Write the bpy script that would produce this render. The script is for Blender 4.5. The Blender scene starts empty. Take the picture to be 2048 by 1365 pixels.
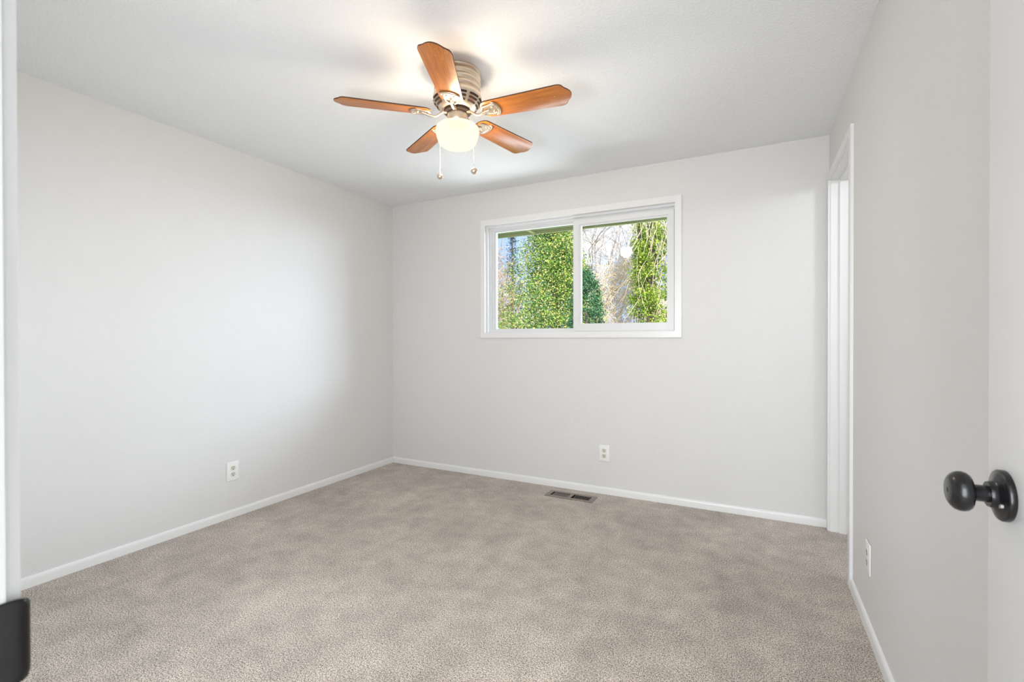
import bpy, bmesh, math, random
from mathutils import Vector, Matrix

R = math.radians
PI = math.pi
SC = bpy.context.scene
COL = SC.collection
random.seed(7)

# ------------------------------------------------------------------ camera
CAM_Z = 1.1828
yaw, pitch, roll = 0.472162, -0.005835, -0.0017167
cd = bpy.data.cameras.new('camera')
cam = bpy.data.objects.new('camera', cd); COL.objects.link(cam)
cd.sensor_width = 36.0; cd.sensor_fit = 'HORIZONTAL'
cd.lens = 950.404 * 36.0 / 2048.0
cd.clip_start = 0.02; cd.clip_end = 200
cd.dof.use_dof = True; cd.dof.focus_distance = 2.6; cd.dof.aperture_fstop = 8.0
fwd = Vector((-math.sin(yaw) * math.cos(pitch), math.cos(yaw) * math.cos(pitch), math.sin(pitch)))
rt = Vector((math.cos(yaw), math.sin(yaw), 0)); up = rt.cross(fwd)
rt2 = math.cos(roll) * rt + math.sin(roll) * up
up2 = -math.sin(roll) * rt + math.cos(roll) * up
m = Matrix((rt2, up2, -fwd)).transposed().to_4x4(); m.translation = Vector((0, 0, CAM_Z))
cam.matrix_world = m
SC.camera = cam

# ------------------------------------------------------------------ view
SC.view_settings.view_transform = 'Standard'
SC.view_settings.look = 'None'
SC.view_settings.gamma = 1.0
SC.view_settings.use_curve_mapping = False
SC.view_settings.exposure = 0.19
SC.cycles.denoising_prefilter = 'NONE'

# ------------------------------------------------------------------ sky
SKY = 1.15
w = bpy.data.worlds.new('sky'); SC.world = w; w.use_nodes = True
nt = w.node_tree; nt.nodes.clear()
out = nt.nodes.new('ShaderNodeOutputWorld'); bg = nt.nodes.new('ShaderNodeBackground')
tc = nt.nodes.new('ShaderNodeTexCoord'); no = nt.nodes.new('ShaderNodeTexNoise')
no.inputs['Scale'].default_value = 5.0; no.inputs['Detail'].default_value = 6
rp = nt.nodes.new('ShaderNodeValToRGB')
rp.color_ramp.elements[0].position = 0.40; rp.color_ramp.elements[0].color = (0.42, 0.62, 1.0, 1)
rp.color_ramp.elements[1].position = 0.60; rp.color_ramp.elements[1].color = (1.0, 1.0, 1.0, 1)
nt.links.new(tc.outputs['Generated'], no.inputs['Vector']); nt.links.new(no.outputs['Fac'], rp.inputs['Fac'])
nt.links.new(rp.outputs['Color'], bg.inputs['Color']); bg.inputs['Strength'].default_value = SKY
nt.links.new(bg.outputs['Background'], out.inputs['Surface'])


def lamp(name, kind, loc, power, color, **kw):
    d = bpy.data.lights.new(name, kind); d.energy = power; d.color = color
    for k, v in kw.items(): setattr(d, k, v)
    o = bpy.data.objects.new(name, d); COL.objects.link(o); o.location = loc
    return o


sun = lamp('sun', 'SUN', (0, -10, 20), 7.6, (1.0, 0.95, 0.85), angle=R(0.6))
sun.rotation_euler = Vector((-0.35, 0.72, -0.60)).to_track_quat('-Z', 'Y').to_euler()
# area lamp added as sky daylight, coming in under the eave through the window
day = lamp('window_daylight_lamp', 'AREA', (-0.15, 5.20, 2.28), 175, (0.70, 0.85, 1.0), shape='RECTANGLE', size=1.7, size_y=0.7)
day.rotation_euler = Vector((-1.15, -1.65, -0.60)).to_track_quat('-Z', 'Y').to_euler()
# low lamp added outside to lift the ceiling, imitating bounce off the ground
grd = lamp('window_bounce_fill', 'AREA', (-1.25, 4.85, 0.55), 54, (0.88, 0.94, 1.0), shape='RECTANGLE', size=1.8, size_y=1.1)
grd.rotation_euler = Vector((0.0, -1.30, 1.15)).to_track_quat('-Z', 'Y').to_euler()
# unseen fill lamps added in the hall behind the camera and just inside the
# entrance, and the lamp of the side room beyond the right doorway
hall = lamp('hall_fill_light', 'AREA', (-0.40, -1.50, 1.30), 84, (0.90, 0.95, 1.0), shape='RECTANGLE', size=1.5, size_y=2.0)
hall.rotation_euler = (R(90), 0, 0)
fill = lamp('entrance_fill_light', 'AREA', (-0.70, 0.20, 1.30), 27, (0.95, 0.98, 1.0), shape='DISK', size=0.45, spread=R(140))
fill.rotation_euler = (R(180 - 99), 0, R(31))
lamp('bath_lamp_light', 'POINT', (1.38, 2.52, 2.22), 22, (0.94, 0.97, 1.0), shadow_soft_size=0.13)
# bulb inside the glass shade of the ceiling fan
FAN = Vector((-1.257, 1.896, 2.44))
lamp('fan_bulb_light', 'POINT', (FAN.x, FAN.y, 2.132), 60, (1.0, 0.81, 0.59), shadow_soft_size=0.065)


# ------------------------------------------------------------------ materials
def new_mat(name):
    mt = bpy.data.materials.new(name); mt.use_nodes = True
    n = mt.node_tree; b = n.nodes['Principled BSDF']
    return mt, n, b


def plain(name, col, rough=0.5, metal=0.0, **kw):
    mt, n, b = new_mat(name)
    b.inputs['Base Color'].default_value = (*col, 1); b.inputs['Roughness'].default_value = rough
    b.inputs['Metallic'].default_value = metal
    for k, v in kw.items(): b.inputs[k].default_value = v
    return mt


def bump_noise(n, b, scale, dist, strength=1.0, detail=2.0, coord='Object', ramp=None):
    t = n.nodes.new('ShaderNodeTexCoord'); x = n.nodes.new('ShaderNodeTexNoise')
    x.inputs['Scale'].default_value = scale; x.inputs['Detail'].default_value = detail
    n.links.new(t.outputs[coord], x.inputs['Vector'])
    src = x.outputs['Fac']
    if ramp:
        r = n.nodes.new('ShaderNodeMapRange'); r.interpolation_type = 'SMOOTHSTEP'
        r.inputs[1].default_value = ramp[0]; r.inputs[2].default_value = ramp[1]
        n.links.new(src, r.inputs[0]); src = r.outputs[0]
    bp = n.nodes.new('ShaderNodeBump'); bp.inputs['Strength'].default_value = strength
    bp.inputs['Distance'].default_value = dist
    n.links.new(src, bp.inputs['Height']); n.links.new(bp.outputs['Normal'], b.inputs['Normal'])
    return x, bp


def wall_paint():
    mt, n, b = new_mat('greige_wall_paint')
    b.inputs['Base Color'].default_value = (0.70, 0.695, 0.688, 1); b.inputs['Roughness'].default_value = 0.5
    b.inputs['Specular IOR Level'].default_value = 0.35
    bump_noise(n, b, 190, 0.0010, 0.35, 2.0, ramp=(0.38, 0.66))
    return mt


def ceiling_paint():
    mt, n, b = new_mat('textured_ceiling_paint')
    b.inputs['Base Color'].default_value = (0.85, 0.86, 0.865, 1); b.inputs['Roughness'].default_value = 0.7
    b.inputs['Specular IOR Level'].default_value = 0.2
    bump_noise(n, b, 95, 0.0030, 0.36, 3.0, ramp=(0.42, 0.62))
    return mt


def carpet():
    mt, n, b = new_mat('beige_cut_pile_carpet')
    L = n.links
    t = n.nodes.new('ShaderNodeTexCoord')
    fine = n.nodes.new('ShaderNodeTexNoise'); fine.inputs['Scale'].default_value = 300; fine.inputs['Detail'].default_value = 3
    fine.inputs['Roughness'].default_value = 0.7
    L.new(t.outputs['Object'], fine.inputs['Vector'])
    tuft = n.nodes.new('ShaderNodeTexNoise'); tuft.inputs['Scale'].default_value = 150; tuft.inputs['Detail'].default_value = 2
    L.new(t.outputs['Object'], tuft.inputs['Vector'])
    gm = n.nodes.new('ShaderNodeMix'); gm.data_type = 'FLOAT'; gm.inputs[0].default_value = 0.30
    L.new(fine.outputs['Fac'], gm.inputs[2]); L.new(tuft.outputs['Fac'], gm.inputs[3])
    rp = n.nodes.new('ShaderNodeValToRGB'); cr = rp.color_ramp
    cr.elements[0].position = 0.40; cr.elements[0].color = (0.09, 0.072, 0.056, 1)
    cr.elements[1].position = 0.585; cr.elements[1].color = (0.84, 0.755, 0.675, 1)
    e = cr.elements.new(0.485); e.color = (0.41, 0.355, 0.305, 1)
    L.new(gm.outputs[0], rp.inputs['Fac'])
    # pile brushed one way or the other by feet and vacuum: broad soft patches, smaller scuffs and faint streaks
    def layer(scale, detail, lo, hi, stretch=(1, 1, 1), rot=0.0, dist=0.0):
        mp = n.nodes.new('ShaderNodeMapping'); mp.inputs['Rotation'].default_value = (0, 0, rot); mp.inputs['Scale'].default_value = stretch
        L.new(t.outputs['Object'], mp.inputs['Vector'])
        g = n.nodes.new('ShaderNodeTexNoise'); g.inputs['Scale'].default_value = scale; g.inputs['Detail'].default_value = detail
        g.inputs['Roughness'].default_value = 0.62; g.inputs['Distortion'].default_value = dist
        L.new(mp.outputs['Vector'], g.inputs['Vector'])
        r = n.nodes.new('ShaderNodeMapRange'); r.inputs[1].default_value = 0.3; r.inputs[2].default_value = 0.7
        r.inputs[3].default_value = lo; r.inputs[4].default_value = hi
        L.new(g.outputs['Fac'], r.inputs[0]); return r.outputs[0]
    def mul(x, y):
        q = n.nodes.new('ShaderNodeMath'); q.operation = 'MULTIPLY'; L.new(x, q.inputs[0]); L.new(y, q.inputs[1]); return q.outputs[0]
    var = mul(mul(layer(2.3, 4, 0.85, 1.15, dist=0.3), layer(8.5, 6, 0.85, 1.15)), layer(5.0, 3, 0.95, 1.05, (1.6, 0.25, 1), R(-12), 0.4))
    mx = n.nodes.new('ShaderNodeMix'); mx.data_type = 'RGBA'; mx.blend_type = 'MULTIPLY'; mx.inputs['Factor'].default_value = 1.0
    L.new(rp.outputs['Color'], mx.inputs['A']); L.new(var, mx.inputs['B'])
    L.new(mx.outputs['Result'], b.inputs['Base Color'])
    b.inputs['Roughness'].default_value = 1.0; b.inputs['Specular IOR Level'].default_value = 0.05
    b.inputs['Sheen Weight'].default_value = 0.15
    bp = n.nodes.new('ShaderNodeBump'); bp.inputs['Strength'].default_value = 0.6; bp.inputs['Distance'].default_value = 0.006
    L.new(fine.outputs['Fac'], bp.inputs['Height']); L.new(bp.outputs['Normal'], b.inputs['Normal'])
    return mt


def wood():
    mt, n, b = new_mat('cherry_stained_blade_wood')
    L = n.links
    t = n.nodes.new('ShaderNodeTexCoord'); mp = n.nodes.new('ShaderNodeMapping')
    mp.inputs['Scale'].default_value = (5, 75, 75)
    L.new(t.outputs['Object'], mp.inputs['Vector'])
    x = n.nodes.new('ShaderNodeTexNoise'); x.inputs['Scale'].default_value = 1.6; x.inputs['Detail'].default_value = 5
    x.inputs['Distortion'].default_value = 0.8
    L.new(mp.outputs['Vector'], x.inputs['Vector'])
    rp = n.nodes.new('ShaderNodeValToRGB'); cr = rp.color_ramp
    cr.elements[0].position = 0.30; cr.elements[0].color = (0.35, 0.108, 0.022, 1)
    cr.elements[1].position = 0.75; cr.elements[1].color = (0.58, 0.21, 0.046, 1)
    L.new(x.outputs['Fac'], rp.inputs['Fac'])
    # worn pale nicks towards the blade tips
    sp = n.nodes.new('ShaderNodeSeparateXYZ'); L.new(t.outputs['Object'], sp.inputs[0])
    tip = n.nodes.new('ShaderNodeMapRange'); tip.inputs[1].default_value = 0.36; tip.inputs[2].default_value = 0.55; L.new(sp.outputs['X'], tip.inputs[0])
    nk = n.nodes.new('ShaderNodeTexNoise'); nk.inputs['Scale'].default_value = 110; nk.inputs['Detail'].default_value = 2; L.new(t.outputs['Object'], nk.inputs['Vector'])
    nr = n.nodes.new('ShaderNodeMapRange'); nr.inputs[1].default_value = 0.68; nr.inputs[2].default_value = 0.74; L.new(nk.outputs['Fac'], nr.inputs[0])
    mm = n.nodes.new('ShaderNodeMath'); mm.operation = 'MULTIPLY'; L.new(tip.outputs[0], mm.inputs[0]); L.new(nr.outputs[0], mm.inputs[1])
    mx = n.nodes.new('ShaderNodeMix'); mx.data_type = 'RGBA'; L.new(mm.outputs[0], mx.inputs['Factor'])
    L.new(rp.outputs['Color'], mx.inputs['A']); mx.inputs['B'].default_value = (0.72, 0.45, 0.25, 1)
    L.new(mx.outputs['Result'], b.inputs['Base Color'])
    b.inputs['Roughness'].default_value = 0.30
    return mt


def leaf_mat(name, cols, trans=0.35, rough=0.4):
    mt, n, b = new_mat(name)
    L = n.links
    g = n.nodes.new('ShaderNodeNewGeometry'); rp = n.nodes.new('ShaderNodeValToRGB'); cr = rp.color_ramp
    while len(cr.elements) < len(cols): cr.elements.new(0.5)
    for i, c in enumerate(cols):
        cr.elements[i].position = i / max(1, len(cols) - 1) ; cr.elements[i].color = (*c, 1)
    L.new(g.outputs['Random Per Island'], rp.inputs['Fac'])
    L.new(rp.outputs['Color'], b.inputs['Base Color']); b.inputs['Roughness'].default_value = rough
    tr = n.nodes.new('ShaderNodeBsdfTranslucent'); L.new(rp.outputs['Color'], tr.inputs['Color'])
    mx = n.nodes.new('ShaderNodeMixShader'); mx.inputs[0].default_value = trans
    L.new(b.outputs[0], mx.inputs[1]); L.new(tr.outputs[0], mx.inputs[2])
    L.new(mx.outputs[0], n.nodes['Material Output'].inputs['Surface'])
    return mt


def glass():
    mt = bpy.data.materials.new('window_glass'); mt.use_nodes = True
    n = mt.node_tree; n.nodes.clear(); L = n.links
    o = n.nodes.new('ShaderNodeOutputMaterial'); tr = n.nodes.new('ShaderNodeBsdfTransparent')
    gl = n.nodes.new('ShaderNodeBsdfGlossy'); gl.inputs['Roughness'].default_value = 0.0
    fr = n.nodes.new('ShaderNodeFresnel'); fr.inputs['IOR'].default_value = 1.5
    mx = n.nodes.new('ShaderNodeMixShader')
    L.new(fr.outputs[0], mx.inputs[0]); L.new(tr.outputs[0], mx.inputs[1]); L.new(gl.outputs[0], mx.inputs[2])
    L.new(mx.outputs[0], o.inputs['Surface'])
    return mt


def shade_glass():
    # opal glass, lit from within: glows itself and lets the bulb's light through
    mt = bpy.data.materials.new('lit_opal_glass'); mt.use_nodes = True
    n = mt.node_tree; n.nodes.clear(); L = n.links
    o = n.nodes.new('ShaderNodeOutputMaterial'); tr = n.nodes.new('ShaderNodeBsdfTransparent')
    em = n.nodes.new('ShaderNodeEmission')
    t = n.nodes.new('ShaderNodeTexCoord'); sp = n.nodes.new('ShaderNodeSeparateXYZ'); L.new(t.outputs['Object'], sp.inputs[0])
    em.inputs['Color'].default_value = (1.0, 0.90, 0.66, 1); em.inputs['Strength'].default_value = 1.15
    gl = n.nodes.new('ShaderNodeBsdfGlossy'); gl.inputs['Roughness'].default_value = 0.15
    m1 = n.nodes.new('ShaderNodeMixShader'); m1.inputs[0].default_value = 0.15
    L.new(em.outputs[0], m1.inputs[1]); L.new(tr.outputs[0], m1.inputs[2])
    L.new(m1.outputs[0], o.inputs['Surface'])
    return mt


M = dict(
    wall=wall_paint(), ceil=ceiling_paint(), carpet=carpet(), wood=wood(), glass=glass(), shade=shade_glass(),
    trim=plain('white_semigloss_trim', (0.78, 0.78, 0.775), 0.32),
    vinyl=plain('white_vinyl_window', (0.72, 0.73, 0.74), 0.35),
    door=plain('white_door_paint', (0.80, 0.80, 0.80), 0.4),
    nickel=plain('brushed_nickel', (0.76, 0.64, 0.51), 0.36, 1.0),
    slot=plain('dark_vent_opening', (0.05, 0.025, 0.015), 0.8),
    bronze=plain('black_bronze_hardware', (0.007, 0.007, 0.008), 0.24, 0.0),
    glare_stop=plain('near_black_glare_stop', (0.006, 0.004, 0.003), 1.0, **{'Specular IOR Level': 0.0}),
    edge=plain('dark_blade_edge', (0.075, 0.035, 0.015), 0.6),
    plate=plain('white_outlet_plastic', (0.82, 0.82, 0.80), 0.35),
    recept=plain('ivory_outlet_face', (0.66, 0.64, 0.56), 0.4),
    hole=plain('black_socket_slot', (0.01, 0.009, 0.008), 0.7),
    regist=plain('taupe_metal_register', (0.25, 0.215, 0.185), 0.42, 0.3),
    duct=plain('dark_duct_metal', (0.012, 0.010, 0.009), 0.7),
    chain=plain('pale_bead_chain', (0.80, 0.72, 0.62), 0.35, 0.6),
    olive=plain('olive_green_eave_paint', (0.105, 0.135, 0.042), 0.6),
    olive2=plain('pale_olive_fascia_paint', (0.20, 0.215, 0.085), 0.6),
    lawn=plain('lawn_ground', (0.10, 0.16, 0.04), 0.9),
    bark=plain('grey_brown_bark', (0.16, 0.12, 0.085), 0.9),
    twig=plain('grey_brown_twigs', (0.20, 0.155, 0.11), 0.9),
    straw=plain('pale_straw_twigs', (0.74, 0.62, 0.45), 0.8),
    brown=plain('dry_brown_twigs', (0.44, 0.31, 0.20), 0.85),
    vine=plain('bleached_vine_stems', (0.66, 0.57, 0.42), 0.8),
    holly=leaf_mat('holly_leaf', [(0.015, 0.07, 0.02), (0.05, 0.19, 0.03), (0.17, 0.36, 0.05), (0.44, 0.52, 0.08), (0.80, 0.68, 0.28)], 0.22, 0.3),
    yew=leaf_mat('dark_evergreen_leaf', [(0.012, 0.055, 0.020), (0.024, 0.105, 0.034), (0.05, 0.17, 0.05)], 0.2),
    ivy=leaf_mat('ivy_leaf', [(0.06, 0.16, 0.015), (0.20, 0.36, 0.03), (0.40, 0.54, 0.05), (0.60, 0.66, 0.10)], 0.4),
    fir=leaf_mat('blue_fir_needle', [(0.02, 0.05, 0.07), (0.05, 0.10, 0.13)], 0.1),
)


# ------------------------------------------------------------------ mesh helpers
def link(name, me, mats, parent=None, loc=None, smooth=None):
    for mt in (mats if isinstance(mats, (list, tuple)) else [mats]): me.materials.append(mt)
    o = bpy.data.objects.new(name, me); COL.objects.link(o)
    if parent: o.parent = parent
    if loc is not None: o.location = loc
    if smooth is not None:
        me.shade_smooth()
        me.set_sharp_from_angle(angle=R(smooth))
    return o


def build(name, bm, mats, parent=None, loc=None, smooth=None):
    bmesh.ops.recalc_face_normals(bm, faces=bm.faces)
    me = bpy.data.meshes.new(name); bm.to_mesh(me); bm.free()
    return link(name, me, mats, parent, loc, smooth)


def box(bm, a, b, bev=0.0, seg=2, mi=0):
    x0, y0, z0 = a; x1, y1, z1 = b
    vs = [bm.verts.new(p) for p in ((x0, y0, z0), (x1, y0, z0), (x1, y1, z0), (x0, y1, z0), (x0, y0, z1), (x1, y0, z1), (x1, y1, z1), (x0, y1, z1))]
    fs = [bm.faces.new([vs[i] for i in q]) for q in ((0, 3, 2, 1), (4, 5, 6, 7), (0, 1, 5, 4), (1, 2, 6, 5), (2, 3, 7, 6), (3, 0, 4, 7))]
    for f in fs: f.material_index = mi
    if bev:
        es = list({e for f in fs for e in f.edges})
        bmesh.ops.bevel(bm, geom=es, offset=bev, segments=seg, affect='EDGES', profile=0.5)


def ring(bm, o, i, d0, d1, axis='y', bev=0.0, sides=4, mi=0):
    """Mitred frame: outer rect o=(u0,u1,v0,v1), inner rect i, between depths d0 (front) and d1; axis = depth axis."""
    def P(u, v, d): return (u, d, v) if axis == 'y' else (d, u, v)
    def corners(r): return [(r[0], r[2]), (r[1], r[2]), (r[1], r[3]), (r[0], r[3])]
    O, I = corners(o), corners(i)
    rows = {}
    for key, pts, d in (('of', O, d0), ('if', I, d0), ('ib', I, d1), ('ob', O, d1)):
        rows[key] = [bm.verts.new(P(u, v, d)) for u, v in pts]
    fs = []
    for k in range(4):
        if sides == 3 and k == 0: continue          # no bottom member
        j = (k + 1) % 4
        for a, b in (('of', 'if'), ('if', 'ib'), ('ib', 'ob'), ('ob', 'of')):
            f = bm.faces.new((rows[a][k], rows[a][j], rows[b][j], rows[b][k])); f.material_index = mi; fs.append(f)
    if sides == 3:
        for k in (0, 1):
            fs.append(bm.faces.new([rows[x][k] for x in ('of', 'if', 'ib', 'ob')]))
    if bev:
        es = [e for e in {e for f in fs for e in f.edges} if len(e.link_faces) == 2 and e.calc_face_angle(0) > 0.5]
        bmesh.ops.bevel(bm, geom=es, offset=bev, segments=2, affect='EDGES', profile=0.5)


def lathe(bm, prof, n=48, mat=Matrix(), mi=0, a0=0.0, a1=2 * PI):
    """prof: (r, z) list, revolved about Z, transformed by mat."""
    rows = []
    full = abs(a1 - a0 - 2 * PI) < 1e-6
    cnt = n if full else n + 1
    for r, z in prof:
        if r < 1e-6: rows.append([bm.verts.new(mat @ Vector((0, 0, z)))])
        else: rows.append([bm.verts.new(mat @ Vector((r * math.cos(a0 + (a1 - a0) * k / n), r * math.sin(a0 + (a1 - a0) * k / n), z))) for k in range(cnt)])
    for A, B in zip(rows, rows[1:]):
        for k in range(n):
            j = (k + 1) % cnt
            if len(A) == 1 and len(B) == 1: continue
            if len(A) == 1: q = (A[0], B[j], B[k])
            elif len(B) == 1: q = (A[k], A[j], B[0])
            else: q = (A[k], A[j], B[j], B[k])
            bm.faces.new(q).material_index = mi


def tube(bm, pts, rad, n=8, mi=0, flat=1.0):
    """tube along pts; rad scalar or list; flat scales the second cross axis."""
    pts = [Vector(p) for p in pts]
    rs = rad if isinstance(rad, (list, tuple)) else [rad] * len(pts)
    rows = []; u = None
    for k, p in enumerate(pts):
        t = (pts[min(k + 1, len(pts) - 1)] - pts[max(k - 1, 0)]).normalized()
        if u is None:
            u = t.cross(Vector((0, 0, 1)))
            if u.length < 1e-3: u = t.cross(Vector((1, 0, 0)))
        u = (u - t * u.dot(t)).normalized(); v = t.cross(u)
        rows.append([bm.verts.new(p + rs[k] * (math.cos(2 * PI * j / n) * u + flat * math.sin(2 * PI * j / n) * v)) for j in range(n)])
    for A, B in zip(rows, rows[1:]):
        for j in range(n):
            bm.faces.new((A[j], A[(j + 1) % n], B[(j + 1) % n], B[j])).material_index = mi
    bm.faces.new(rows[0][::-1]).material_index = mi; bm.faces.new(rows[-1]).material_index = mi


def prism(bm, outline, z0, z1, top=0, side=0, bev=0.0):
    """extrude a 2-D outline from z0 to z1"""
    A = [bm.verts.new((x, y, z0)) for x, y in outline]; B = [bm.verts.new((x, y, z1)) for x, y in outline]
    f0 = bm.faces.new(A[::-1]); f1 = bm.faces.new(B); f0.material_index = f1.material_index = top
    n = len(A)
    for k in range(n): bm.faces.new((A[k], A[(k + 1) % n], B[(k + 1) % n], B[k])).material_index = side
    if bev:
        bmesh.ops.bevel(bm, geom=list(set(f1.edges) | set(f0.edges)), offset=bev, segments=2, affect='EDGES', profile=0.5)


def empty(name, loc=(0, 0, 0), rz=0.0, parent=None):
    o = bpy.data.objects.new(name, None); COL.objects.link(o); o.location = loc; o.rotation_euler = (0, 0, rz)
    o.empty_display_size = 0.1
    if parent: o.parent = parent
    return o


def tag(o, label=None, cat=None, group=None, kind=None):
    for k, v in (('label', label), ('category', cat), ('group', group), ('kind', kind)):
        if v: o[k] = v
    return o


def struct(o, label=None, cat=None): return tag(o, label, cat, kind='structure')


# ------------------------------------------------------------------ room shell
XL, XR, YB, H = -3.0790, 0.4109, 3.5254, 2.44
YF = 0.130                       # room face of the wall with the entrance door
VX0, VX1, VY0, VY1 = -1.395, -1.046, 3.292, 3.408     # hole for the floor register

bm = bmesh.new()                 # carpeted floor of room, hall and bathroom, with the register's hole
FX0, FX1, FY0, FY1 = -3.3, 2.6, -2.0, 3.7
box(bm, (FX0, FY0, -0.1), (FX1, VY0, 0)); box(bm, (FX0, VY1, -0.1), (FX1, FY1, 0))
box(bm, (FX0, VY0, -0.1), (VX0, VY1, 0)); box(bm, (VX1, VY0, -0.1), (FX1, VY1, 0))
struct(build('floor', bm, M['carpet']), 'beige cut-pile carpet covering the whole floor', 'floor')

bm = bmesh.new(); box(bm, (-3.3, -2.0, H), (2.6, 3.70, H + 0.15))
struct(build('ceiling', bm, M['ceil']), 'white knockdown-textured ceiling', 'ceiling')

bm = bmesh.new(); box(bm, (XL - 0.15, -0.0, 0), (XL, YB + 0.15, H))
struct(build('wall_left', bm, M['wall']), 'light greige wall with one outlet, left of the window wall', 'wall')

WX0, WX1, WZ0, WZ1 = -2.075, -0.480, 1.210, 2.165      # window hole
bm = bmesh.new()
for a, b in (((XL, YB, 0), (WX0, YB + 0.15, H)), ((WX1, YB, 0), (2.6, YB + 0.15, H)), ((WX0, YB, 0), (WX1, YB + 0.15, WZ0)), ((WX0, YB, WZ1), (WX1, YB + 0.15, H))):
    box(bm, a, b)
struct(build('wall_back', bm, M['wall']), 'light greige wall holding the sliding window', 'wall')

BY0, BY1, BZ = 2.745, 3.475, 2.152                     # bathroom door hole
bm = bmesh.new()
for a, b in (((XR, 0.0, 0), (XR + 0.12, BY0, H)), ((XR, BY1, 0), (XR + 0.12, YB, H)), ((XR, BY0, BZ), (XR + 0.12, BY1, H))):
    box(bm, a, b)
struct(build('wall_right', bm, M['wall']), 'greige wall with the narrow white doorway at its far end', 'wall')

JX0, JX1 = -0.459, 0.277                               # faces of the entrance jambs
bm = bmesh.new()
for a, b in (((XL, 0.01, 0), (JX0 - 0.015, YF, H)), ((JX1 + 0.015, 0.01, 0), (XR, YF, H)), ((JX0 - 0.015, 0.01, 2.06), (JX1 + 0.015, YF, H))):
    box(bm, a, b)
struct(build('wall_front', bm, M['wall']), 'greige wall with the entrance doorway the camera stands in', 'wall')

# hall behind the entrance and bathroom beyond the right doorway
bm = bmesh.new()
for a, b in (((-1.6, -2.0, 0), (-1.5, 0.01, H)), ((1.3, -2.0, 0), (1.4, 0.01, H)), ((-1.5, -2.0, 0), (1.3, -1.9, H)), ((XR + 0.12, 0.0, 0), (1.3, 0.01, H))):
    box(bm, a, b)
struct(build('wall_hall', bm, M['wall']), 'hall walls behind the entrance doorway', 'wall')
bm = bmesh.new()
for a, b in (((2.4, 1.7, 0), (2.5, YB, H)), ((XR + 0.12, 1.6, 0), (2.5, 1.7, H))):
    box(bm, a, b)
struct(build('wall_bathroom', bm, plain('white_bathroom_paint', (0.80, 0.80, 0.80), 0.5)), 'white walls of the side room beyond the narrow doorway', 'wall')


# baseboards
def baseboard(name, p, q, nrm, label):
    """p,q: ends on the wall at floor level; nrm: direction into the room"""
    p = Vector((*p, 0)); q = Vector((*q, 0)); nv = Vector((*nrm, 0))
    prof = [(0, 0), (0.012, 0), (0.012, 0.036), (0.0105, 0.043), (0.007, 0.049), (0.003, 0.052), (0, 0.0525)]
    bm = bmesh.new()
    A = [bm.verts.new(p + nv * d + Vector((0, 0, z))) for d, z in prof]
    B = [bm.verts.new(q + nv * d + Vector((0, 0, z))) for d, z in prof]
    n = len(prof)
    for k in range(n): bm.faces.new((A[k], A[(k + 1) % n], B[(k + 1) % n], B[k]))
    bm.faces.new(A); bm.faces.new(B[::-1])
    struct(build(name, bm, M['trim'], smooth=40), label, 'baseboard')


baseboard('baseboard_left', (XL, YF), (XL, YB - 0.012), (1, 0), 'white baseboard along the wall left of the window wall')
baseboard('baseboard_back', (XL, YB), (XR - 0.011, YB), (0, -1), 'white baseboard below the window')
baseboard('baseboard_right', (XR, YF), (XR, 2.700), (-1, 0), 'white baseboard under the third outlet, beside the open door')
baseboard('baseboard_front', (XL + 0.012, YF), (-0.525, YF), (0, 1), 'white baseboard on the entrance wall')

# ------------------------------------------------------------------ window
win = struct(empty('window_1', ((WX0 + WX1) / 2, YB, WZ0)), 'white vinyl sliding window with two panes looking onto trees', 'window')
WB = Vector(win.location)


def wpart(name, rings, mat, bev=0.0015, parent=win, extra=()):
    bm = bmesh.new()
    for o, i, d0, d1 in rings: ring(bm, o, i, YB + d0, YB + d1, 'y', bev)
    for a, b in extra: box(bm, a, b, 0.001)
    bmesh.ops.translate(bm, verts=bm.verts, vec=-WB)
    ob = build(name, bm, mat, smooth=35)
    ob.parent = parent
    return ob


wpart('window_casing', [((-2.095, -0.4575, 1.187, 2.190), (-2.055, -0.5000, 1.231, 2.143), -0.014, 0.0)], M['trim'], 0.003)
wpart('window_frame', [
    ((-2.0745, -0.4805, 1.2105, 2.1645), (-2.055, -0.501, 1.231, 2.142), -0.002, 0.030),
    ((-2.0745, -0.4805, 1.2105, 2.1645), (-2.038, -0.511, 1.238, 2.126), 0.018, 0.12),
    ((-2.060, -0.490, 1.2205, 2.1545), (-2.018, -0.527, 1.248, 2.112), 0.046, 0.12)], M['vinyl'])
fx = wpart('fixed_sash', [
    ((-2.0185, -1.225, 1.2475, 2.1125), (-2.000, -1.250, 1.255, 2.102), 0.056, 0.095),
    ((-2.0185, -1.225, 1.2475, 2.1125), (-1.985, -1.262, 1.262, 2.092), 0.066, 0.092)], M['vinyl'])
sl = wpart('sliding_sash', [
    ((-1.268, -0.5125, 1.2385, 2.1045), (-1.222, -0.552, 1.284, 2.068), 0.016, 0.044),
    ((-1.268, -0.5125, 1.2385, 2.1045), (-1.204, -0.562, 1.296, 2.058), 0.024, 0.044)], M['vinyl'])


def pane(name, x0, x1, z0, z1, y, parent):
    bm = bmesh.new()
    vs = [bm.verts.new(Vector(p) - WB) for p in ((x0, y, z0), (x1, y, z0), (x1, y, z1), (x0, y, z1))]
    bm.faces.new(vs)
    return build(name, bm, M['glass'], parent)


pane('pane', -1.990, -1.257, 1.257, 2.097, YB + 0.078, fx)
pane('pane', -1.209, -0.557, 1.291, 2.063, YB + 0.034, sl)

# ------------------------------------------------------------------ bathroom doorway
t1 = struct(empty('trim_1', (XR, (BY0 + BY1) / 2, 0)), 'white casing and jambs of the narrow doorway beside the window wall', 'door frame')
TB = Vector(t1.location)


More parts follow.
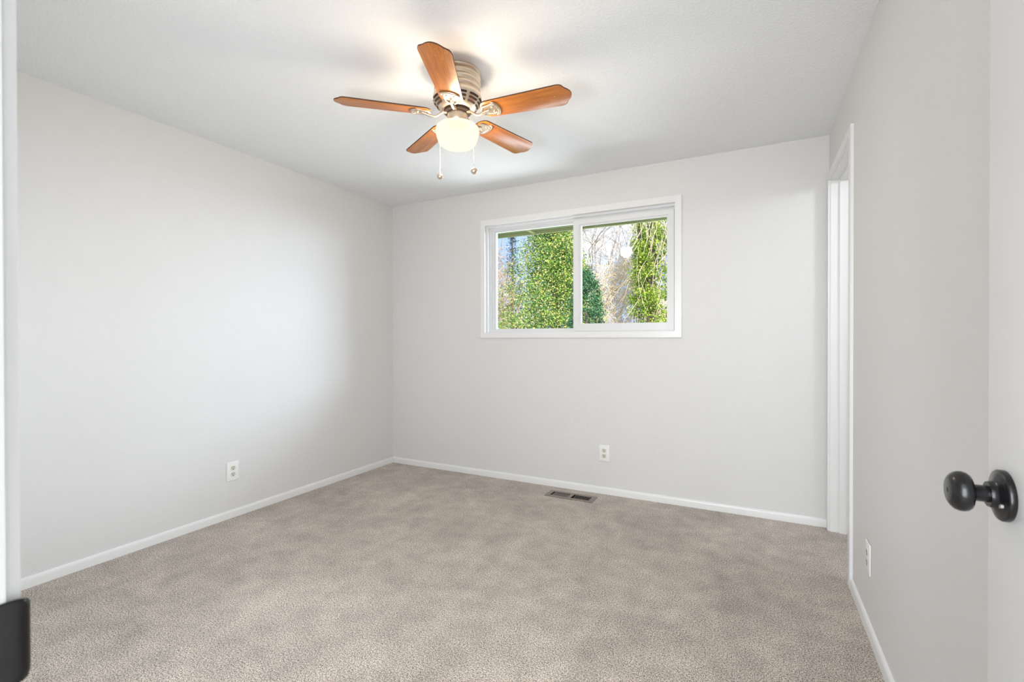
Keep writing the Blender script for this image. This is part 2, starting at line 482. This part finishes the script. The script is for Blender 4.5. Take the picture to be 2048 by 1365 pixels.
def tpart(name, bm, mat, parent, base, smooth=35):
    bmesh.ops.translate(bm, verts=bm.verts, vec=-base)
    ob = build(name, bm, mat, smooth=smooth); ob.parent = parent
    return ob


bm = bmesh.new(); ring(bm, (2.706, 3.5135, 0.0, 2.184), (2.757, 3.463, 0.0, 2.142), XR - 0.013, XR, 'x', 0.003, 3)
tpart('casing', bm, M['trim'], t1, TB)
bm = bmesh.new(); ring(bm, (2.7455, 3.4745, 0.0, 2.1515), (2.762, 3.458, 0.0, 2.136), XR, XR + 0.13, 'x', 0.002, 3)
tpart('jamb', bm, M['trim'], t1, TB)
bm = bmesh.new(); ring(bm, (2.760, 3.460, 0.0, 2.138), (2.773, 3.447, 0.0, 2.125), XR + 0.045, XR + 0.082, 'x', 0.002, 3)
tpart('door_stop', bm, M['trim'], t1, TB)

# ------------------------------------------------------------------ entrance frame with strike plate
t2 = struct(empty('trim_2', (JX0, YF, 0)), 'white entrance door frame at the edge of the view, black strike plate on it', 'door frame')
T2 = Vector(t2.location)
bm = bmesh.new(); ring(bm, (JX0 - 0.0145, JX1 + 0.0145, 0.0, 2.059), (JX0, JX1, 0.0, 2.045), 0.1318, 0.0, 'y', 0.003, 3)
tpart('jamb', bm, M['trim'], t2, T2)
bm = bmesh.new(); ring(bm, (JX0 - 0.060, JX1 + 0.060, 0.0, 2.10), (JX0 - 0.0050, JX1 + 0.005, 0.0, 2.05), 0.1408, 0.1302, 'y', 0.002, 3)
tpart('casing', bm, M['trim'], t2, T2)
# strike plate: flat on the jamb, its lip running past the casing and curling over
bm = bmesh.new()
zc = 0.9715; hh = 0.0300
sec = [(0.0012, 0.095), (0.0014, 0.130), (0.0014, 0.1360), (0.0010, 0.1400), (-0.0002, 0.1428), (-0.0022, 0.1448), (-0.0048, 0.1458)]   # (dx, y)
half = [hh, hh, hh * 0.99, hh * 0.965, hh * 0.92, hh * 0.82, hh * 0.62]
rows = []
for (dx, y), hz in zip(sec, half):
    rows.append([bm.verts.new((JX0 + dx, y, zc + hz * (k / 6 - 1))) for k in range(13)])
for A, B in zip(rows, rows[1:]):
    for k in range(12): bm.faces.new((A[k], A[k + 1], B[k + 1], B[k]))
sp = tpart('strike_plate', bm, M['bronze'], t2, T2, 60); sp['label'] = 'black strike plate with curled lip'
md = sp.modifiers.new('thickness', 'SOLIDIFY'); md.thickness = 0.0012; md.offset = -1

# ------------------------------------------------------------------ open entrance door
DXF, DYE = 0.2752, 0.8465
d1 = struct(empty('door_1', (DXF + 0.0175, 0.1450, 0)), 'white interior door standing open, with black round knob', 'door')
DB = Vector(d1.location)
bm = bmesh.new(); box(bm, (DXF, 0.1450, 0.018), (DXF + 0.035, DYE, 2.04), 0.002)
tpart('door_leaf', bm, M['door'], d1, DB)
KY, KZ = 0.7945, 0.9880
KM = Matrix.Translation(Vector((DXF, KY, KZ)) - DB) @ Matrix.Rotation(R(-90), 4, 'Y')        # +Z of the lathe -> -X
bm = bmesh.new()
lathe(bm, [(0, 0.0), (0.0305, 0.0), (0.0310, 0.0008), (0.0310, 0.0058), (0.0302, 0.0070), (0.0285, 0.0077), (0.0268, 0.0079), (0.0262, 0.0084), (0.0235, 0.0095), (0.0190, 0.0113),
           (0.0165, 0.0135), (0.0156, 0.0160), (0.0150, 0.0174), (0.0110, 0.0176), (0.0, 0.0176)], 64, KM)
rose = build('rose', bm, M['bronze'], d1, smooth=50)
bm = bmesh.new()
lathe(bm, [(0.0103, 0.0165), (0.0100, 0.0300), (0.0115, 0.0318), (0.0172, 0.0326), (0.0212, 0.0342), (0.0236, 0.0372), (0.0247, 0.0412), (0.0244, 0.0452),
           (0.0228, 0.0492), (0.0196, 0.0524), (0.0162, 0.0545), (0.0148, 0.0550), (0.0030, 0.0552), (0.0022, 0.0535), (0, 0.0535)], 64, KM)
knob = build('door_knob', bm, M['bronze'], d1, smooth=50); knob['label'] = 'black round knob'
bm = bmesh.new()
lathe(bm, [(0, 0.0), (0.0030, 0.0), (0.0030, 0.0030), (0, 0.0036)], 20, KM @ Matrix.Translation((-0.008, -0.0200, 0.0098)))
lk = build('rose_screw', bm, plain('bright_screw_head', (0.7, 0.7, 0.68), 0.25, 1.0), rose, smooth=50)
bm = bmesh.new()                                                                            # hinges on the far edge
for z in (0.25, 1.05, 1.82):
    lathe(bm, [(0, 0), (0.006, 0), (0.006, 0.09), (0, 0.09)], 16, Matrix.Translation(Vector((DXF + 0.041, 0.152, z)) - DB))
build('hinge', bm, M['bronze'], d1, smooth=50)


# ------------------------------------------------------------------ outlets
def circle_pts(cx, cz, r, flat=None, n=28):
    pts = []
    for k in range(n):
        a = 2 * PI * k / n; x, z = r * math.cos(a), r * math.sin(a)
        if flat: z = max(-flat, min(flat, z))
        pts.append((cx + x, cz + z))
    return pts


def outlet(loc, rz, label):
    """local: plate faces -Y, wall plane at y=0, centred on the origin"""
    root = tag(empty('wall_outlet', loc, rz), label, 'outlet', 'white wall outlets')
    bm = bmesh.new(); box(bm, (-0.0405, -0.0065, -0.0625), (0.0405, -0.0003, 0.0625), 0.003, 3)
    build('cover_plate', bm, M['plate'], root, smooth=35)
    for zc in (0.0205, -0.0205):
        bm = bmesh.new()
        prism(bm, circle_pts(0, 0, 0.0172, 0.0142), 0.0060, 0.0078, 0, 0, 0.0006)
        bmesh.ops.transform(bm, matrix=Matrix.Rotation(R(90), 4, 'X'), verts=bm.verts)
        r = build('receptacle', bm, M['recept'], root, loc=(0, 0, zc), smooth=35)
        bm = bmesh.new()
        box(bm, (-0.0078, -0.0083, -0.0005), (-0.0050, -0.0075, 0.0090)); box(bm, (0.0050, -0.0083, 0.0005), (0.0074, -0.0075, 0.0082))
        prism(bm, [(x, z) for x, z in circle_pts(0, -0.0072, 0.0032)], 0.0075, 0.0083)
        # the round ground hole was drawn flat; stand it up
        vs = [v for v in bm.verts if v.co.z > 0.0074 and v.co.z < 0.0084 and abs(v.co.x) < 0.0033 and v.co.y < -0.003]
        for v in vs: v.co = Vector((v.co.x, -v.co.z, v.co.y))
        build('socket_slot', bm, M['hole'], r)
    return root


outlet((-1.0145, YB, 0.3095), 0, 'white duplex outlet on the window wall, above the floor register')
outlet((XL, 1.956, 0.3065), R(90), 'white duplex outlet low on the wall left of the window wall')
outlet((XR, 2.348, 0.2985), R(-90), 'white duplex outlet between the narrow doorway and the open door')

# ------------------------------------------------------------------ floor register
vx, vy = (VX0 + VX1) / 2, (VY0 + VY1) / 2
reg = tag(empty('floor_register', (vx, vy, 0)), 'taupe metal floor register set in the carpet below the window', 'vent')
hx, hy = (VX1 - VX0) / 2, (VY1 - VY0) / 2
bm = bmesh.new()
A, B = (hx + 0.010, hy + 0.010), (hx - 0.024, hy - 0.016)
bmr = [((-A[0], -A[1], 0.0005), (-B[0], A[1], 0.0055)), ((B[0], -A[1], 0.0005), (A[0], A[1], 0.0055)), ((-B[0], -A[1], 0.0005), (B[0], -B[1], 0.0055)), ((-B[0], B[1], 0.0005), (B[0], A[1], 0.0055)), ((-0.013, -B[1], 0.0005), (0.013, B[1], 0.0055))]
for a, b in bmr: box(bm, a, b, 0.0008)
build('register_frame', bm, M['regist'], reg, smooth=35)
for sgn in (-1, 1):
    bm = bmesh.new()
    n = 10
    x0, x1 = (-B[0], -0.013) if sgn < 0 else (0.013, B[0])
    for k in range(1, n):
        x = x0 + (x1 - x0) * k / n
        q = Matrix.Translation((x, 0, -0.002)) @ Matrix.Rotation(R((30 if sgn < 0 else 34) * sgn), 4, 'Y')
        st = len(bm.verts)
        box(bm, (-0.0012, -B[1], -0.0050), (0.0012, B[1], 0.0050))
        bm.verts.ensure_lookup_table()
        bmesh.ops.transform(bm, matrix=q, verts=bm.verts[st:])
    build('louver', bm, M['regist'], reg)
bm = bmesh.new()
for a, b in (((-hx, -hy, -0.098), (hx, hy, -0.09)), ((-hx, -hy, -0.09), (-hx + 0.004, hy, -0.001)), ((hx - 0.004, -hy, -0.09), (hx, hy, -0.001)), ((-hx, -hy, -0.09), (hx, -hy + 0.004, -0.001)), ((-hx, hy - 0.004, -0.09), (hx, hy, -0.001))):
    box(bm, a, b)
build('duct_boot', bm, M['duct'], reg)

# ------------------------------------------------------------------ ceiling fan (origin at the ceiling)
fan = tag(empty('ceiling_fan', FAN), 'flush-mount ceiling fan with five cherry wood blades and lit globe', 'ceiling fan')
bm = bmesh.new()
prof = [(0.0, 0.0), (0.108, 0.0), (0.110, -0.004), (0.108, -0.010), (0.1045, -0.013)]
for z in (-0.014, -0.041, -0.068):                      # rolled ribs
    prof += [(0.1050, z - 0.002), (0.1085, z - 0.006), (0.1105, z - 0.013), (0.1090, z - 0.020), (0.1055, z - 0.025)]
prof += [(0.107, -0.096), (0.1125, -0.103), (0.115, -0.114), (0.1145, -0.124), (0.111, -0.136), (0.104, -0.149), (0.095, -0.160), (0.084, -0.170), (0.073, -0.177), (0.0, -0.178)]
lathe(bm, prof, 80)
housing = build('motor_housing', bm, M['nickel'], fan, smooth=40)
# three tiers of cooling slots follow the bowl of the housing
bm = bmesh.new()
bowl = [(0.1128, -0.131), (0.1100, -0.1385), (0.1065, -0.1455), (0.1015, -0.1525), (0.0955, -0.1595), (0.0885, -0.1660), (0.0810, -0.1720)]


def bowl_at(s):
    s = max(0, min(len(bowl) - 1.001, s)); i = int(s); f = s - i
    return (bowl[i][0] * (1 - f) + bowl[i + 1][0] * f, bowl[i][1] * (1 - f) + bowl[i + 1][1] * f)


for s0, s1 in ((0.0, 1.1), (2.0, 3.1), (3.95, 4.95)):
    for k in range(10):
        c = R(36 * k + 24); hw = R(14.2)
        rows = []
        for s in (s0, (s0 + s1) / 2, s1):
            r, z = bowl_at(s)
            sh = 0.91 if s != (s0 + s1) / 2 else 1.0
            rows.append([bm.verts.new(((r + 0.0022) * math.cos(c + hw * sh * (j / 4 - 1)), (r + 0.0022) * math.sin(c + hw * sh * (j / 4 - 1)), z - 0.0012)) for j in range(9)])
        for P, Q in zip(rows, rows[1:]):
            for j in range(8): bm.faces.new((P[j], P[j + 1], Q[j + 1], Q[j]))
build('vent_slot', bm, M['slot'], housing)
bm = bmesh.new()                                         # flywheel the blade irons bolt to
lathe(bm, [(0.0, -0.178), (0.062, -0.178), (0.064, -0.182), (0.064, -0.189), (0.060, -0.192), (0.0, -0.192)], 48)
build('flywheel', bm, M['slot'], fan, smooth=40)
bm = bmesh.new()
lathe(bm, [(0.0, -0.192), (0.0475, -0.192), (0.0485, -0.195), (0.0485, -0.226), (0.0470, -0.229), (0.0455, -0.231), (0.0455, -0.240), (0.0485, -0.2425), (0.0485, -0.247), (0.0460, -0.247)], 48)
build('switch_housing', bm, M['nickel'], fan, smooth=40)
bm = bmesh.new()                                         # near-black disc added inside the shade to cut bulb glare
lathe(bm, [(0.0, -0.2445), (0.0497, -0.2445), (0.0497, -0.2478), (0.016, -0.2485), (0.015, -0.2620), (0.0, -0.2625)], 40)
build('lamp_glare_stop', bm, M['glare_stop'], fan, smooth=40)
bm = bmesh.new()
lathe(bm, [(0.0502, -0.2438), (0.062, -0.2450), (0.080, -0.2475), (0.0925, -0.2525), (0.0995, -0.2600), (0.1025, -0.2700), (0.1025, -0.2810), (0.0995, -0.2965), (0.0955, -0.3110), (0.0910, -0.3240),
           (0.0845, -0.3350), (0.0755, -0.3430), (0.0625, -0.3485), (0.0450, -0.3515), (0.0220, -0.3530), (0.0, -0.3535)], 64)
build('lamp_shade', bm, M['shade'], fan, smooth=80)

# one blade with its iron, along local +X, then four copies
prot = R(6.0)


def blade_outline():
    L0, L1, w0, w1 = 0.128, 0.553, 0.054, 0.0660
    upper = [(L0, 0.020), (L0 + 0.004, 0.034), (L0 + 0.014, 0.046), (L0 + 0.030, w0)]
    for k in range(1, 10): f = k / 10; upper.append((L0 + 0.03 + (L1 - 0.052 - L0 - 0.03) * f, w0 + (w1 - w0) * f))
    e = L1
    upper += [(e - 0.058, w1), (e - 0.046, w1 - 0.0010), (e - 0.037, w1 - 0.0045), (e - 0.0305, w1 - 0.0100), (e - 0.0275, w1 - 0.0165), (e - 0.0250, w1 - 0.0225), (e - 0.0195, w1 - 0.0290),
              (e - 0.0115, w1 - 0.0370), (e - 0.0050, w1 - 0.0470), (e - 0.0012, w1 - 0.0570), (e, w1 - 0.0655)]
    return upper + [(x, -y) for x, y in reversed(upper[:-1])]


bm = bmesh.new(); prism(bm, blade_outline(), -0.0030, 0.0030, 0, 1, 0.0006)
blade = build('blade', bm, [M['wood'], M['edge']], fan, smooth=35)
BZ_ = -0.196
pitchM = Matrix.Rotation(R(-11.0), 4, 'X')
blade.matrix_local = Matrix.Translation((0, 0, BZ_)) @ Matrix.Rotation(prot, 4, 'Z') @ pitchM
# blade iron: S-curved arm, U-shaped loop pad under the blade with an arched rim
bm = bmesh.new()
zi = -0.0065
inv = pitchM.inverted()
arm = [inv @ Vector((0.052, 0, 0.006)), inv @ Vector((0.070, 0, 0.003)), inv @ Vector((0.086, 0, -0.008)), inv @ Vector((0.100, 0, -0.018)), inv @ Vector((0.116, 0, -0.021)),
       Vector((0.134, 0, -0.017)), Vector((0.150, 0, -0.012)), Vector((0.165, 0, zi - 0.002))]
tube(bm, arm, [0.0085, 0.0075, 0.0068, 0.0066, 0.0068, 0.0075, 0.0075, 0.006], 12, flat=0.8)
U = [(0.138, 0.028), (0.160, 0.030), (0.178, 0.029)]
for s in (-1, 1):
    tube(bm, [(0.132, 0.012 * s, zi - 0.004), (0.142, 0.026 * s, zi - 0.001), (0.165, 0.030 * s, zi), (0.186, 0.030 * s, zi), (0.200, 0.024 * s, zi)], [0.006, 0.0065, 0.006, 0.006, 0.005], 10, flat=0.7)
rim = [(0.196 + 0.022 * math.cos(a) - 0.006, 0.041 * math.sin(a), zi) for a in [R(-88 + 176 * k / 18) for k in range(19)]]
tube(bm, rim, 0.0062, 10, flat=0.75)
plate = [(0.136, -0.022), (0.150, -0.030), (0.188, -0.041)] + [(0.190 + 0.022 * math.cos(R(-80 + 160 * k / 12)), 0.041 * math.sin(R(-80 + 160 * k / 12))) for k in range(13)] + [(0.188, 0.041), (0.150, 0.030), (0.136, 0.022)]
prism(bm, plate, -0.0062, -0.0032)
for x, y in ((0.158, 0.0), (0.186, 0.016), (0.186, -0.016)):
    lathe(bm, [(0, -0.0115), (0.0035, -0.0105), (0.0048, -0.0085), (0.0048, -0.006)], 14, Matrix.Translation((x, y, 0)))
iron = build('blade_iron', bm, M['nickel'], blade, smooth=45)
for k in range(1, 5):
    b2 = blade.copy(); COL.objects.link(b2); b2.parent = fan
    b2.matrix_local = Matrix.Translation((0, 0, BZ_)) @ Matrix.Rotation(prot + k * 2 * PI / 5, 4, 'Z') @ pitchM
    i2 = iron.copy(); COL.objects.link(i2); i2.parent = b2


def chain(pts, knob_r, label):
    bm = bmesh.new(); tube(bm, pts, 0.0012, 6)
    # beads along the chain
    P = [Vector(p) for p in pts]
    for a, b in zip(P, P[1:]):
        n = max(1, int((b - a).length / 0.006))
        for k in range(n):
            c = a.lerp(b, (k + 0.5) / n)
            bmesh.ops.create_icosphere(bm, subdivisions=1, radius=0.0021, matrix=Matrix.Translation(c))
    c = build('pull_chain', bm, M['chain'], fan)
    e = P[-1]
    bm = bmesh.new()
    lathe(bm, [(0.0, 0.002), (0.0030, 0.001), (0.0035, -0.001), (0.0075, -0.0022), (0.0120, -0.0055), (0.0148, -0.0105), (0.0155, -0.0155), (0.0146, -0.0205), (0.0118, -0.0250),
               (0.0085, -0.0278), (0.0075, -0.0282), (0, -0.0284)], 32, Matrix.Translation(e))
    k = build('pull_knob', bm, M['nickel'], c, smooth=60)


ca, sa = math.cos(yaw), math.sin(yaw)


def fl(u, v, z): return (u * ca - v * sa, u * sa + v * ca, z)      # u to the viewer's right, v away


chain([fl(0.047, -0.012, -0.226), fl(0.060, -0.022, -0.240), fl(0.0800, -0.0640, -0.2660), fl(0.0835, -0.0660, -0.275), fl(0.0835, -0.0665, -0.470)], 0.0155, 'right')
chain([fl(-0.040, 0.028, -0.226), fl(-0.060, 0.042, -0.240), fl(-0.0905, 0.060, -0.2660), fl(-0.092, 0.0605, -0.276), fl(-0.092, 0.0605, -0.452)], 0.0155, 'left')

# ------------------------------------------------------------------ roof overhang outside the window
ev = struct(empty('roof_eave', (-1.3, YB + 0.15, 2.20)), 'olive green roof eave seen through the top of the window', 'roof eave')
EB = Vector(ev.location)
bm = bmesh.new(); box(bm, (-6, YB + 0.15, 2.200), (4, YB + 0.62, 2.225))
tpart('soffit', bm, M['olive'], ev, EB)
bm = bmesh.new(); box(bm, (-6, YB + 0.60, 2.172), (4, YB + 0.622, 2.36))
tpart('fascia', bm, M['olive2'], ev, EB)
for x in (-3.05, -1.87, -0.65 + 1.0, 1.5):
    bm = bmesh.new(); box(bm, (x - 0.018, YB + 0.15, 2.178), (x + 0.018, YB + 0.60, 2.2005))
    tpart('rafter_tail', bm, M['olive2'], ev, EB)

# ------------------------------------------------------------------ garden
bm = bmesh.new(); box(bm, (-45, YB + 0.16, -0.6), (45, 70, -0.45))
struct(build('ground', bm, M['lawn']), 'lawn outside the window', 'ground')
rng = random.Random(11)


def rdir(r=rng):
    while True:
        v = Vector((r.uniform(-1, 1), r.uniform(-1, 1), r.uniform(-1, 1)))
        if 0.05 < v.length < 1: return v.normalized()


def leaves_mesh(name, spots, size, jitter=0.4, aspect=0.55, fold=0.25):
    """spots: (centre, outward) ; every leaf is a small folded blade of six corners"""
    vs = []; fs = []
    for c, n in spots:
        n = (n * 0.8 + rdir() * 0.9).normalized()
        t = n.cross(rdir()).normalized(); b = n.cross(t)
        s = size * rng.uniform(1 - jitter, 1 + jitter); wd = s * aspect * 0.5; k = len(vs)
        vs += [c - t * s * 0.5, c + b * wd + n * wd * fold, c + t * s * 0.5, c - b * wd + n * wd * fold, c - t * s * 0.05 - n * wd * 0.1]
        fs += [(k, k + 4, k + 1), (k + 4, k + 2, k + 1), (k, k + 3, k + 4), (k + 4, k + 3, k + 2)]
    me = bpy.data.meshes.new(name); me.from_pydata([tuple(v) for v in vs], [], fs); me.update()
    return me


def clump_spots(clumps, per, sigma):
    out = []
    for c, n in clumps:
        for _ in range(per):
            d = Vector((rng.gauss(0, sigma), rng.gauss(0, sigma), rng.gauss(0, sigma * 0.8)))
            out.append((c + d, (n + d.normalized() * 0.7 + Vector((0, 0, 0.3))).normalized()))
    return out


def surface_clumps(fn, count):
    """fn(u in 0..1 height, angle) -> point, outward"""
    return [fn(rng.random(), rng.uniform(0, 2 * PI)) for _ in range(count)]


def twigs_mesh(name, curves, sides=3):
    vs = []; fs = []
    for pts, r0, r1 in curves:
        t0 = (pts[-1] - pts[0]).normalized(); u = t0.cross(rdir()).normalized(); v = t0.cross(u); k0 = len(vs); n = len(pts)
        for i, p in enumerate(pts):
            r = r0 + (r1 - r0) * i / (n - 1)
            for j in range(sides):
                a = 2 * PI * j / sides; vs.append(p + (u * math.cos(a) + v * math.sin(a)) * r)
        for i in range(n - 1):
            for j in range(sides):
                a = k0 + i * sides + j; b = k0 + i * sides + (j + 1) % sides
                fs.append((a, b, b + sides, a + sides))
    me = bpy.data.meshes.new(name); me.from_pydata([tuple(v) for v in vs], [], fs); me.update()
    return me


def wander(p, d, length, n, bend, droop=0.0):
    pts = [p.copy()]; d = d.normalized()
    for _ in range(n):
        d = (d + rdir() * bend + Vector((0, 0, -droop))).normalized(); p = p + d * (length / n); pts.append(p.copy())
    return pts


def branch(curves, p, d, length, r, depth, bend=0.18, droop=0.0, kids=4, spread=0.8):
    pts = wander(p, d, length, 5, bend, droop); curves.append((pts, r, r * 0.45))
    if depth == 0: return
    for _ in range(kids):
        i = rng.randint(1, 5); q = pts[i]
        dd = ((pts[i] - pts[i - 1]).normalized() + rdir() * spread).normalized()
        branch(curves, q, dd, length * rng.uniform(0.45, 0.7), r * 0.5, depth - 1, bend, droop, kids, spread)


def trunk_mesh(name, pts, rad, n=10):
    bm = bmesh.new(); tube(bm, pts, rad, n); me = bpy.data.meshes.new(name)
    bmesh.ops.recalc_face_normals(bm, faces=bm.faces); bm.to_mesh(me); bm.free()
    return me


GZ = -0.45
# --- holly: broad cone of small glossy leaves
HB = Vector((-3.32, 8.25, GZ)); HH = 4.9
holly = tag(empty('holly_tree', HB), 'sunlit yellow-green holly tree filling the left pane of the window', 'tree')
link('trunk', trunk_mesh('holly_trunk', [(0, 0, 0), (0.03, 0, 1.2), (0, 0.04, 2.6), (0, 0, 3.8)], [0.11, 0.09, 0.06, 0.02]), M['bark'], holly)


def holly_fn(u, a):
    u = u ** 1.2
    z = 0.25 + u * (HH - 0.25)
    prof = 2.0 * max(0.0, 1 - z / 5.0) ** 1.25 * (0.55 + 0.45 * min(1, u * 6)) + 0.05
    prof *= 1.0 - 0.26 * max(0.0, math.cos(a))
    rr = prof * rng.uniform(0.20, 1.04) * (1 + 0.12 * math.sin(3 * a + 5 * u) + 0.10 * math.sin(5 * a - 9 * u))
    n = Vector((math.cos(a), math.sin(a), 0.35)).normalized()
    return Vector((rr * math.cos(a), rr * math.sin(a), z)), n


sp = clump_spots(surface_clumps(holly_fn, 4200), 30, 0.070)
link('foliage', leaves_mesh('holly_foliage', sp, 0.034), M['holly'], holly)
cv = []
for k in range(70):
    p, n = holly_fn(rng.random(), rng.uniform(0, 2 * PI)); o = Vector((0, 0, max(0.2, p.z - 0.5)))
    cv.append((wander(o, p - o, (p - o).length, 4, 0.05), 0.014, 0.004))
link('branches', twigs_mesh('holly_branches', cv, 5), M['bark'], holly)

# --- dark rounded evergreen behind the mullion
SB = Vector((-1.97, 6.0, GZ))
shrub = tag(empty('evergreen_shrub', SB), 'dark green upright evergreen shrub just right of the bar between the panes', 'shrub')


def shrub_fn(u, a):
    z = 0.12 + u * 2.38
    rr = 0.31 * math.sqrt(max(0.02, 1 - u ** 2.4)) * (1 + 0.10 * math.sin(4 * a + 6 * u) + 0.08 * math.sin(21 * u + 2 * a)) * rng.uniform(0.82, 1.03)
    return Vector((rr * math.cos(a), rr * math.sin(a), z)), Vector((math.cos(a), math.sin(a), 0.3 + u)).normalized()


sp = clump_spots(surface_clumps(shrub_fn, 520), 26, 0.030)
link('foliage', leaves_mesh('shrub_foliage', sp, 0.036, aspect=0.4), M['yew'], shrub)
link('trunk', trunk_mesh('shrub_trunk', [(0, 0, 0), (0, 0, 1.2), (0, 0, 2.0)], [0.05, 0.04, 0.015]), M['bark'], shrub)

# --- ivy-covered tree
IB = Vector((-2.06, 11.0, GZ))
ivt = tag(empty('ivy_covered_tree', IB), 'tree trunk smothered in bright ivy in the right part of the window', 'tree')
tp = [Vector((0, 0, 0)), Vector((0.02, 0, 1.5)), Vector((-0.03, 0, 3.0)), Vector((0.05, 0.05, 4.6)), Vector((0.10, 0.05, 6.2))]
tw = [Vector((0.0, 0, 2.3)), Vector((-0.20, 0.1, 3.1)), Vector((-0.30, 0.1, 3.9)), Vector((-0.40, 0.1, 5.4))]
bm = bmesh.new(); tube(bm, tp, [0.14, 0.12, 0.10, 0.08, 0.04], 10); tube(bm, tw, [0.06, 0.05, 0.045, 0.03], 8)
build('trunk', bm, M['bark'], ivt, smooth=60)
cl = []
for k in range(820):
    f = rng.random(); 
    if rng.random() < 0.80:
        s = f * (len(tp) - 1.001); i = int(s); c = tp[i].lerp(tp[i + 1], s - i); rad = rng.uniform(0.13, 0.40) * (1.25 - 0.5 * f) * (1 + 2.0 * max(0, 0.48 - f))
    else:
        s = f * (len(tw) - 1.001); i = int(s); c = tw[i].lerp(tw[i + 1], s - i); rad = rng.uniform(0.05, 0.13)
    a = rng.uniform(0, 2 * PI); n = Vector((math.cos(a), math.sin(a), 0.3))
    cl.append((c + Vector((math.cos(a) * rad, math.sin(a) * rad, rng.uniform(-0.1, 0.1))), n.normalized()))
link('ivy', leaves_mesh('ivy_leaves', clump_spots(cl, 42, 0.065), 0.042, aspect=0.85), M['ivy'], ivt)
cv = []
for k in range(110):
    a = rng.uniform(PI, 2 * PI) if rng.random() < 0.8 else rng.uniform(0, PI)
    z = rng.uniform(2.2, 5.2); r = rng.uniform(0.25, 0.50)
    p = Vector((math.cos(a) * r, math.sin(a) * r, z))
    cv.append((wander(p, Vector((rng.uniform(-0.7, 0.7), rng.uniform(-0.3, 0.1), -1)), rng.uniform(0.5, 1.5), 8, 0.30, 0.10), 0.0052, 0.0025))
link('hanging_vines', twigs_mesh('vine_stems', cv, 4), M['vine'], ivt)

# --- bare tree behind, arching across the sky
BB = Vector((-5.9, 18.9, GZ))
bare = tag(empty('bare_tree', BB), 'leafless tree with thin arching branches against the sky', 'tree')
cv = []
for k in range(13):
    a = rng.uniform(-0.6, 1.2)
    branch(cv, Vector((0.02 * k, 0.03 * (k % 3), 1.0 + 0.1 * k)), Vector((math.sin(a) * 0.75, rng.uniform(-0.3, 0.3), 1.0)), rng.uniform(3.2, 4.8), 0.026, 3, 0.22, 0.05, 5, 0.75)
link('branches', twigs_mesh('bare_branches', cv, 4), M['twig'], bare)
link('trunk', trunk_mesh('bare_trunk', [(0, 0, 0), (0.05, 0, 1.2), (0.1, 0.05, 2.6)], [0.13, 0.10, 0.05]), M['bark'], bare)


# --- thickets of dry twigs
def thicket(name, loc, rx, ry, h, count, mat, label, r0=0.006, top=1.0):
    t = tag(empty(name, loc), label, 'thicket')
    cv = []
    for _ in range(count):
        x, y = rng.uniform(-rx, rx), rng.uniform(-ry, ry)
        hz = h * top * (1 - 0.45 * (x / rx) ** 2) * rng.random() ** 0.7
        p = Vector((x, y, hz)); L = rng.uniform(0.25, 0.75)
        cv.append((wander(p, rdir() + Vector((0, 0, 0.3)), L, 5, 0.38, 0.03), r0, r0 * 0.5))
    for _ in range(40):
        p = Vector((rng.uniform(-rx, rx) * 0.8, rng.uniform(-ry, ry) * 0.8, 0))
        cv.append((wander(p, Vector((rng.uniform(-0.35, 0.35), rng.uniform(-0.2, 0.2), 1)), h * rng.uniform(0.7, 1.0), 8, 0.12), 0.016, 0.005))
    ob = link('twigs', twigs_mesh(name + '_twigs', cv, 3), mat, t)
    return t


thicket('bramble_thicket', (-3.25, 13.25, GZ), 1.25, 0.6, 3.9, 3600, M['straw'], 'pale straw tangle of dry twigs between dark shrub and ivy tree')
thicket('twig_thicket', (-7.25, 12.2, GZ), 0.95, 0.7, 4.7, 2600, M['brown'], 'dry brown thicket at the left edge of the window view', 0.007)

# --- far fir showing bluish through the gap
FB = Vector((-13.0, 25.5, GZ))
fir = tag(empty('fir_tree', FB), 'distant bluish fir behind the brown thicket', 'tree')


def fir_fn(u, a):
    z = 0.6 + u * 7.6; rr = (1.5 * (1 - u) + 0.05) * rng.uniform(0.3, 1.0) * (0.75 + 0.25 * math.sin(u * 60))
    return Vector((rr * math.cos(a), rr * math.sin(a), z)), Vector((math.cos(a), math.sin(a), -0.1)).normalized()


link('foliage', leaves_mesh('fir_foliage', clump_spots(surface_clumps(fir_fn, 330), 9, 0.10), 0.16, aspect=0.25), M['fir'], fir)
link('trunk', trunk_mesh('fir_trunk', [(0, 0, 0), (0, 0, 3), (0, 0, 8.0)], [0.14, 0.09, 0.02]), M['bark'], fir)
